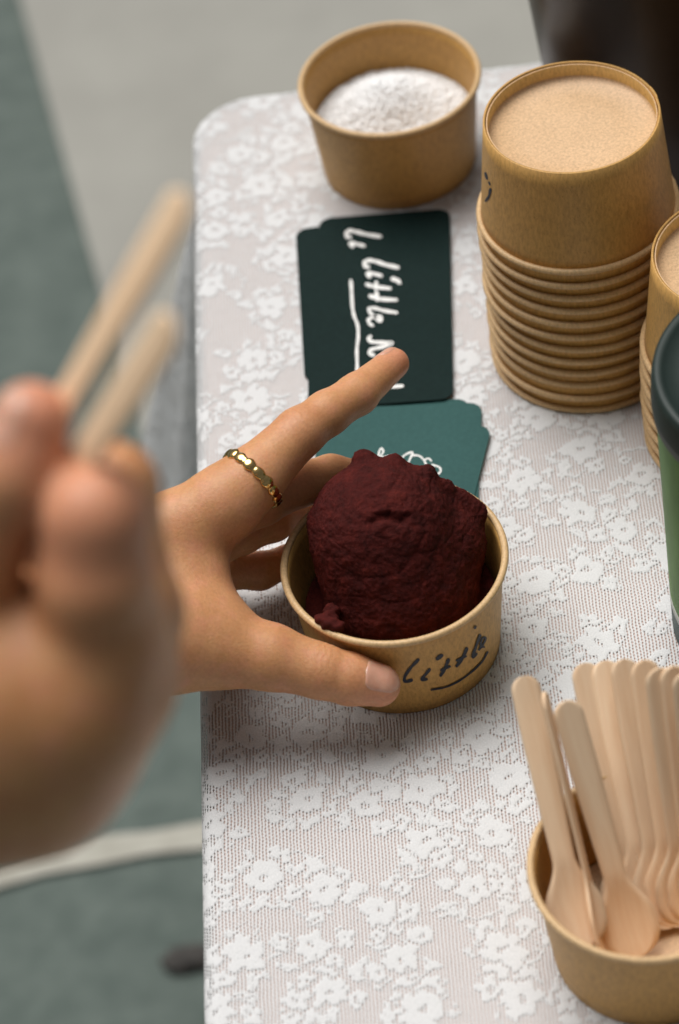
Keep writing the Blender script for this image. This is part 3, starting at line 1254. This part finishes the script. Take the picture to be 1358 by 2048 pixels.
# ------------------------------------------------------------------ sorbet scoop
def sorbet():
    c0 = bp(766, 1066, .0575)
    c1 = bp(868, 1086, .0460)
    c2 = np.array([HELD[0]+.001, HELD[1]-.001, .036])

    def fn(P):
        d = seg(P, c0, c2, .0308, .0325)
        # shoulder lobe on the right
        d = smin(d, np.linalg.norm((P-c1)/np.array([1.0, 1.1, 1.0]), axis=1)-.0218, .004)
        r_ = np.hypot(P[:, 0]-HELD[0], P[:, 1]-HELD[1])
        sk = np.maximum(r_-.0400, np.abs(P[:, 2]-.0165)-.0090)
        d = smin(d, sk, .007)
        # tufts along the top edge
        for (px, py, z, rr) in ((722, 914, .081, .0018), (733, 918, .081, .0022), (790, 920, .083, .002), (858, 944, .078, .0024), (893, 972, .070, .0026), (946, 1012, .058, .0026), (960, 1026, .055, .002), (915, 1000, .062, .004), (634, 1040, .066, .002)):
            d = smin(d, np.linalg.norm(P-bp(px, py, z), axis=1)-rr, .0065)
        # keep clear of the cup wall
        wall = r_-(HS_*(CB+SLOPE*P[:, 2])-.0015)
        d = np.where(P[:, 2] < .0505, np.maximum(d, wall), d)
        d = np.maximum(d, .0072-P[:, 2])
        return d
    lo, hi = c0-.052, c0+.052
    V, F = mesh_sdf(fn, lo, hi, .0007)
    # crumbly relief
    e = .0008
    d = fn(V)
    G = np.stack([fn(V+np.eye(3)[i]*e)-d for i in range(3)], -1)
    G /= np.linalg.norm(G, axis=1)[:, None]+1e-12
    disp = np.empty(len(V))
    for i, p in enumerate(V):
        v = Vector(p)
        a = mnoise.noise(Vector((v.x*90, v.y*90, v.z*140)))
        b = mnoise.noise(v*260)
        cc = mnoise.noise(v*620)
        rdg = 1-abs(mnoise.noise(Vector((v.x*48+3, v.y*48, v.z*120+9))))*2
        dd = mnoise.noise(v*1300)
        d3 = mnoise.noise(v*2400)
        disp[i] = .0004*a+.00045*b+.00042*cc+.00034*dd+.00020*d3-.0004*max(0, rdg-.85)/.15
    # long folded crack across the face
    s = V-bp(790, 1070, .083)
    crack = np.exp(-((s[:, 2]+.05*s[:, 0]+.0012*np.sin(s[:, 0]*420))/.0013)**2)*np.clip(1.2-np.abs(s[:, 0]+.001)/.013, 0, 1)*(s[:, 1] < .012)
    disp -= .0026*crack
    r_ = np.hypot(V[:, 0]-HELD[0], V[:, 1]-HELD[1])
    lim = np.clip((HS_*(CB+SLOPE*V[:, 2])-.0015-r_)/.003, 0, 1)
    fade = np.where(V[:, 2] < .053, lim, 1)
    V = V+G*(disp*fade)[:, None]
    m, t, b = new_mat('dark_red_sorbet')
    tc = tex_coord(t)
    n1 = noise_tex(t, tc, 170, 8, .7)
    n2 = noise_tex(t, tc, 1100, 5, .7)
    r = ramp(t, n1.outputs[0], [(.3, (.030, .0034, .0027)), (.55, (.072, .0082, .0062)), (.8, (.145, .020, .013))])
    t.links.new(r.outputs[0], b.inputs['Base Color'])
    b.inputs['Roughness'].default_value = .72
    b.inputs['Specular IOR Level'].default_value = .15
    b.inputs['Subsurface Weight'].default_value = .1
    b.inputs['Subsurface Radius'].default_value = (1, .2, .15)
    b.inputs['Subsurface Scale'].default_value = .002
    ma = N(t, 'ShaderNodeMath', operation='MULTIPLY_ADD')
    t.links.new(n2.outputs[0], ma.inputs[0])
    ma.inputs[1].default_value = .6
    t.links.new(n1.outputs[0], ma.inputs[2])
    bump(t, b, ma.outputs[0], .85, .0014)
    base = empty('sorbet_scoop', (HELD[0], HELD[1], .006))
    bpy.context.view_layer.update()
    o = np_mesh('scoop', V, F, m, None)
    o.parent = base
    o.matrix_parent_inverse = base.matrix_world.inverted()
    # smear over the rim
    cs = bp(660, 1243, .0515)
    def fs(P):
        dd = None
        for px, py, z, rr in ((640, 1238, .0525, .0025), (654, 1246, .0528, .0030), (669, 1252, .0525, .0027), (681, 1254, .0515, .002), (660, 1236, .0500, .0034), (664, 1224, .0450, .0036)):
            q = np.linalg.norm(P-bp(px, py, z), axis=1)-rr
            dd = q if dd is None else smin(dd, q, .0025)
        return dd+.0004*np.sin(P[:, 0]*900)*np.sin(P[:, 1]*1100+P[:, 2]*800)
    V2, F2 = mesh_sdf(fs, cs-.014, cs+.014, .0005)
    s = np_mesh('smear', V2, F2, m, None)
    s.parent = base
    s.matrix_parent_inverse = base.matrix_world.inverted()
    return tag(base, 'crumbly dark red sorbet scoop heaped in the held kraft cup', 'sorbet')


sorbet()

# ------------------------------------------------------------------ cards
def card_mesh(w_, h_, th_=.0006, rad=.006):
    pts = []
    for (cx, cy, a0_) in ((w_/2-rad, h_/2-rad, 0), (-w_/2+rad, h_/2-rad, 90), (-w_/2+rad, -h_/2+rad, 180), (w_/2-rad, -h_/2+rad, 270)):
        for k in range(7):
            a = R(a0_+k*15)
            pts.append((cx+rad*math.cos(a), cy+rad*math.sin(a)))
    n = len(pts)
    V = [(x, y, 0) for x, y in pts]+[(x, y, th_) for x, y in pts]
    F = [tuple(range(n-1, -1, -1)), tuple(range(n, 2*n))]+[(i, (i+1) % n, (i+1) % n+n, i+n) for i in range(n)]
    return V, F


def card(label, cx, cy, z, rz, w_, h_, mat, group=None):
    base = empty('card', (cx, cy, z), (0, 0, R(rz)))
    mesh_obj('sheet', *card_mesh(w_, h_), mat, base, smooth=False)
    return tag(base, label, 'card', group)


G1 = 'dark green cards piled behind the pointing finger'
card('bottom dark green card of the lettered pile, shifted to one side', .0845, -.1680, .0004, .4, .066, .1085, CARD, G1)
card('middle dark green card of the lettered pile, peeking out below', .0868, -.1800, .0011, -2.6, .0625, .1290, CARD, G1)
topc = card('dark green card with white brush lettering on top of its pile', .0915, -.1778, .0018, -3.3, .0640, .1330, CARD)
zt = .0018+.0006
z5 = lambda pts: zm(pts, 640, 400, 4.85)
st = [
    (z5([(585, 355), (450, 334), (340, 306), (282, 300), (256, 326), (262, 356), (290, 360)]), 8.2),
    (z5([(425, 445), (355, 428), (302, 414), (294, 434), (316, 450)]), 7.4),
    (z5([(755, 656), (640, 630), (540, 597), (470, 588), (432, 608), (436, 640), (466, 652)]), 8.4),
    (z5([(594, 736), (520, 717), (466, 708), (464, 732), (482, 745)]), 7.6),
    (z5([(706, 768), (745, 778), (772, 804)]), 9.5),
    (z5([(455, 822), (540, 845), (680, 860)]), 8),
    (z5([(546, 800), (542, 866)]), 7.5),
    (z5([(490, 935), (580, 962), (740, 972)]), 8.6),
    (z5([(548, 902), (556, 972)]), 9),
    (z5([(742, 1096), (620, 1076), (530, 1052), (478, 1058), (484, 1092), (530, 1132), (575, 1178), (596, 1160), (580, 1132), (520, 1138), (470, 1165), (482, 1202), (508, 1220)]), 7.4),
    (z5([(299, 785), (306, 880), (315, 1040), (332, 1130), (365, 1220), (371, 1330), (358, 1450), (361, 1590), (360, 1720)]), 7),
    (z5([(490, 1326), (470, 1356), (508, 1380), (600, 1386), (700, 1392), (620, 1425), (520, 1448), (482, 1470), (488, 1500), (520, 1508)]), 8),
    (z5([(520, 1590), (600, 1610), (690, 1600)]), 8),
    (z5([(500, 1720), (560, 1760), (660, 1812), (800, 1808)]), 7.6),
]
V, F = ribbon(st, plane_surf(zt), .00008)
world_child('lettering', V, F, WHITE_INK, topc)

G2 = 'teal cards piled behind the held cup'
card('lowest teal card of the pile behind the held cup', .0895, -.2825, .0004, -3, .070, .0780, CARD2, G2)
card('middle teal card of the pile behind the held cup', .0935, -.2850, .0011, -6, .070, .0780, CARD2, G2)
tc2 = card('teal card with a white line drawing on top of its pile', .0925, -.2925, .0018, -15, .070, .0720, CARD2)
z6 = lambda pts: zm(pts, 560, 400, 3.086)
st = [
    (z6([(608, 1582), (614, 1548), (630, 1534), (637, 1556), (622, 1588), (680, 1580), (728, 1590), (775, 1636)]), 4),
    (z6([(738, 1606), (775, 1572), (818, 1558), (802, 1600), (785, 1640)]), 4.2),
    (z6([(815, 1576), (858, 1580), (888, 1606), (904, 1640)]), 4),
    (z6([(888, 1608), (915, 1596), (935, 1612)]), 3.6),
    (z6([(940, 1636), (982, 1650), (992, 1676), (970, 1696)]), 4.2),
    (z6([(785, 1640), (840, 1690), (900, 1700), (970, 1696)]), 4),
]
V, F = ribbon(st, plane_surf(zt), .00008)
world_child('line_drawing', V, F, WHITE_INK, tc2)

# ------------------------------------------------------------------ wooden spoons
def spoon_mesh(L=.104, hw=.0056, bw=.0112, bl=.034, th_=.0016):
    """flat wooden spoon along +z, bowl at z = 0..bl, handle up; slight dish in the bowl"""
    rows = []
    nz_ = 60
    for i in range(nz_+1):
        s = i/nz_
        z = L*(.5-.5*math.cos(math.pi*s))
        if z < bl:
            q = z/bl
            # rounded front, shoulders tapering into the neck
            front = math.sqrt(max(0, 1-((.30-min(q, .30))/.30)**2))
            sh = 1 if q < .45 else .5+.5*math.cos(math.pi*min(1, (q-.45)/.55))
            wv = max(.0002, (hw*.78+(bw-hw*.78)*sh)*front)
            dish = .0016*math.sin(math.pi*min(1, q))
        else:
            q = (z-bl)/(L-bl)
            wv = hw*(.78+.22*min(1, q*1.6))
            tip = (L-z)/hw
            if tip < 1:
                wv *= math.sqrt(max(0.0006, 1-(1-tip)**2))
            dish = 0
        rows.append((z, wv, dish))
    V, F = [], []
    nc = 7
    for z, wv, dish in rows:
        for sgn in (1, -1):
            for j in range(nc):
                u = -1+2*j/(nc-1)
                V.append((u*wv, sgn*th_/2*(1-.25*abs(u)**6)-dish*(1-u*u), z))
    m = 2*nc
    for i in range(len(rows)-1):
        a, b = i*m, (i+1)*m
        for j in range(nc-1):
            F.append((a+j, b+j, b+j+1, a+j+1))
            F.append((a+nc+j, a+nc+j+1, b+nc+j+1, b+nc+j))
        F.append((a, a+nc, b+nc, b))
        F.append((a+nc-1, b+nc-1, b+m-1, a+m-1))
    F.append(tuple(range(nc-1, -1, -1))+tuple(range(nc, m)))
    k = (len(rows)-1)*m
    F.append(tuple(k+i for i in range(nc))+tuple(k+i for i in range(m-1, nc-1, -1)))
    return V, F


SPV, SPF = spoon_mesh()
spoon_me = None


def spoon(label, p_bowl, p_tip, face, group=None, L=.104):
    """place a spoon from its bowl end towards its handle tip, bowl face turned to 'face'"""
    global spoon_me
    o = mesh_obj('wooden_spoon', SPV, SPF, WOOD, None) if spoon_me is None else bpy.data.objects.new('wooden_spoon', spoon_me)
    if spoon_me is None:
        spoon_me = o.data
    else:
        COL.objects.link(o)
    a = np.array(p_tip)-np.array(p_bowl)
    a /= np.linalg.norm(a)
    fy = np.array(face)-a*(np.array(face)@a)
    fy /= np.linalg.norm(fy)
    fx = np.cross(fy, a)
    Mx = Matrix.Identity(4)
    org = np.array(p_tip)-a*L
    for i in range(3):
        Mx[i][0], Mx[i][1], Mx[i][2], Mx[i][3] = fx[i], fy[i], a[i], org[i]
    o.matrix_world = Mx
    return tag(o, label, 'spoon', group)


SG = 'wooden spoons fanned in the kraft cup'
TOC = -FWD


def spoon_in_cup(label, ex, ey, ez, tx, ty, face, group=None, L=.104):
    """bowl end on the cup floor (or on the spoons below it) at height ez; the handle rises to the tip"""
    E = bp(ex, ey, ez)
    zs = np.linspace(ez+.03, ez+.1035, 600)
    d = np.array([np.linalg.norm(bp(tx, ty, z)-E) for z in zs])-L
    k = [i for i in range(599) if d[i]*d[i+1] < 0]
    return spoon(label, E, bp(tx, ty, zs[k[-1] if k else int(np.argmin(np.abs(d)))]), face, group)


spoon_in_cup('wooden spoon standing apart in the cup, leaning over its rim', 1168, 1902, .0235, 1046, 1352, TOC+RT*.15)
spoon_in_cup('wooden spoon turned edge-on between two others in the cup', 1212, 1914, .0170, 1088, 1384, RT*.95-FWD*.2)
spoon_in_cup('wooden spoon in front of the fanned bundle, its bowl facing out', 1276, 1914, .0120, 1130, 1402, TOC+RT*.1)
fan = [(1168, 1326, 1276), (1208, 1321, 1306), (1246, 1318, 1334), (1288, 1320, 1356), (1318, 1336, 1378), (1346, 1332, 1400), (1372, 1345, 1424), (1400, 1340, 1444)]
for i, (tx, ty, ex) in enumerate(fan):
    spoon_in_cup('%s fanned wooden spoon in the cup, counting from the spoon standing apart' % ORD[i], ex, 1868-5*i, .0120, tx, ty, TOC+RT*(.04+.05*(i % 3)), SG)

# ------------------------------------------------------------------ dark pot at the back
def lathe_obj(name, prof, seg_, mat, parent):
    Vv, Ff = lathe(prof, seg_)
    return mesh_obj(name, Vv, Ff, mat, parent)


POTM = noisy_mat('dark_brown_glaze', (.022, .011, .006), (.034, .018, .010), 30, .32, .05, .0005, spec=.3)
pot = tag(empty('pot', (.272, -.062, 0)), 'tall glossy dark brown pot at the back of the table', 'pot')
lathe_obj('body', [(.0001, .001), (.080, .001), (.086, .004), (.089, .010), (.094, .06), (.101, .13), (.108, .20), (.1085, .206)], 96, POTM, pot)
lathe_obj('lip', [(.1085, .206), (.111, .208), (.112, .212), (.110, .216), (.106, .214), (.1045, .205), (.098, .13), (.09, .06), (.0001, .055)], 96, POTM, pot)
for a in (150,):
    bmv, bmf = [], []
    pass

# ------------------------------------------------------------------ green drink cup
JX, JY, JH = .2525, -.3950, .145
GREEN = noisy_mat('leaf_green_print', (.045, .13, .018), (.12, .27, .05), 55, .5, .1, .0003, stretch=(1, 1, .35), detail=6)
LIDM = noisy_mat('dark_green_lid', (.006, .016, .013), (.010, .022, .018), 60, .55, .05, .0003)
PALE = noisy_mat('pale_grey_print', (.45, .47, .44), (.58, .60, .56), 80, .5, .1, .0003)
TEALP = noisy_mat('deep_teal_print', (.02, .06, .055), (.03, .08, .07), 80, .5, .1, .0003)
drink = tag(empty('drink_cup', (JX, JY, 0)), 'green takeaway cup with a dark lid beside the second cup stack', 'cup')
rj = lambda z: .0510+(.0540-.0510)*z/JH
ZL = .128
lathe_obj('base_band', [(.0001, .004), (rj(0)-.001, .004), (rj(0)-.001, 0), (rj(0), 0), (rj(.016), .016)], 96, TEALP, drink)
lathe_obj('pale_band', [(rj(.016), .016), (rj(.016)+.0002, .0162), (rj(.021)+.0002, .0208), (rj(.021), .021)], 96, PALE, drink)
lathe_obj('wall', [(rj(.021), .021), (rj(.05), .05), (rj(.09), .09), (rj(ZL), ZL)], 96, GREEN, drink)
lathe_obj('lid', [(rj(ZL)-.0006, ZL-.002), (rj(ZL)+.0012, ZL-.003), (rj(ZL)+.0016, ZL+.002), (rj(ZL)+.0012, ZL+.012), (rj(ZL)+.0004, JH-.001), (rj(ZL)-.0012, JH), (.0500, JH-.001), (.0485, JH-.003), (.040, JH-.0035), (.0001, JH-.0035)], 96, LIDM, drink)

# ------------------------------------------------------------------ second hand, near the camera, with two spoons
T0 = .765
FH = dict(
    index=[jt(205, 1300, .757, 16), jt(190, 1160, .742, 14), jt(190, 1035, .735, 12.8), jt(130, 985, .744, 10), jt(98, 1000, .754, 8.6)],
    thumb=[jt(-190, 1250, .765, 16), jt(-60, 1080, .748, 14), jt(22, 950, .738, 12), jt(62, 842, .735, 10.2)],
    middle=[jt(230, 1370, .775, 15), jt(268, 1225, .774, 12.6), jt(226, 975, .772, 11.2), jt(165, 985, .785, 9.5), jt(130, 1060, .795, 8.2)],
    ring=[jt(190, 1470, .790, 14), jt(258, 1360, .794, 11.8), jt(268, 1260, .797, 11.2), jt(170, 1250, .805, 9), jt(110, 1290, .81, 8)],
    pinky=[jt(120, 1560, .800, 12.5), jt(200, 1480, .805, 10.8), jt(236, 1400, .810, 10), jt(160, 1380, .815, 8), jt(110, 1390, .82, 7)],
)


def fist_sdf(P):
    pl = seg(P, bpd(115, 1385, .768), bpd(-60, 1430, .770), .0275, .0285)
    pl = smin(pl, seg(P, bpd(60, 1520, .785), bpd(-150, 1530, .785), .0265, .027), .015)
    pl = smin(pl, seg(P, bpd(-150, 1480, .778), bpd(-420, 1560, .785), .030, .028), .02)
    pl = smin(pl, seg(P, bpd(-420, 1560, .785), bpd(-1500, 1850, .80), .028, .038), .02)
    pl = smin(pl, seg(P, bpd(-40, 1330, .765), bpd(-190, 1250, .765), .020, .020), .015)
    pl = smin(pl, seg(P, bpd(20, 1080, .80), bpd(70, 1260, .79), .017, .02), .012)
    d = pl
    for nme in ('pinky', 'ring', 'middle', 'index'):
        d = smin(d, chain(P, FH[nme], .006), .009)
    d = smin(d, smin(pl, chain(P, FH['thumb'], .006), .012), .003)
    for (x, y, t, r_) in ((245, 1258, .752, 9.0), (266, 1350, .770, 9.5)):
        d = smin(d, np.linalg.norm(P-bpd(x, y, t), axis=1)-r_*MMM, .009)
    return d


def make_near_hand():
    allp = np.array([p for ch in FH.values() for p, _ in ch]+[bpd(-1500, 1850, .80)])
    lo, hi = allp.min(0)-.045, allp.max(0)+.045
    Vh, Fh = mesh_sdf(fist_sdf, lo, hi, .0015)
    fl_ = flush_attr(Vh, [(FH['thumb'][3][0], .020, 1.), (FH['index'][2][0], .022, .9), (FH['index'][1][0], .018, .5), (bpd(245, 1258, .752), .012, .5)])
    base = empty('hand', tuple(bpd(0, 1450, T0)))
    bpy.context.view_layer.update()
    o = np_mesh('skin', Vh, Fh, SKIN, None, {'flush': fl_})
    o.parent = base
    o.matrix_parent_inverse = base.matrix_world.inverted()
    thb = FH['thumb']
    nv, nf = nail_patch(fist_sdf, thb[3][0], thb[3][0]-thb[2][0], -FWD*.7+UP*.25-RT*.65, .0080, .0070, .0094)
    nl = mesh_obj('nail', nv, nf, NAIL, None)
    nl.parent = base
    nl.matrix_parent_inverse = base.matrix_world.inverted()
    return tag(base, 'blurred bare hand in the foreground pinching two wooden spoons', 'hand')


make_near_hand()
# bowl ends point away and up; handles end inside the grip
a_, b_ = bpd(92, 868, .742), bpd(372, 392, .690)
spoon('longer wooden spoon pinched in the blurred hand, above the shorter one', a_, b_, -FWD*.62-RT*.85)
a_, b_ = bpd(122, 985, .744), bpd(346, 640, .690)
spoon('shorter wooden spoon pinched in the blurred hand, lying under the other', a_, b_, -FWD*.72-RT*.7)
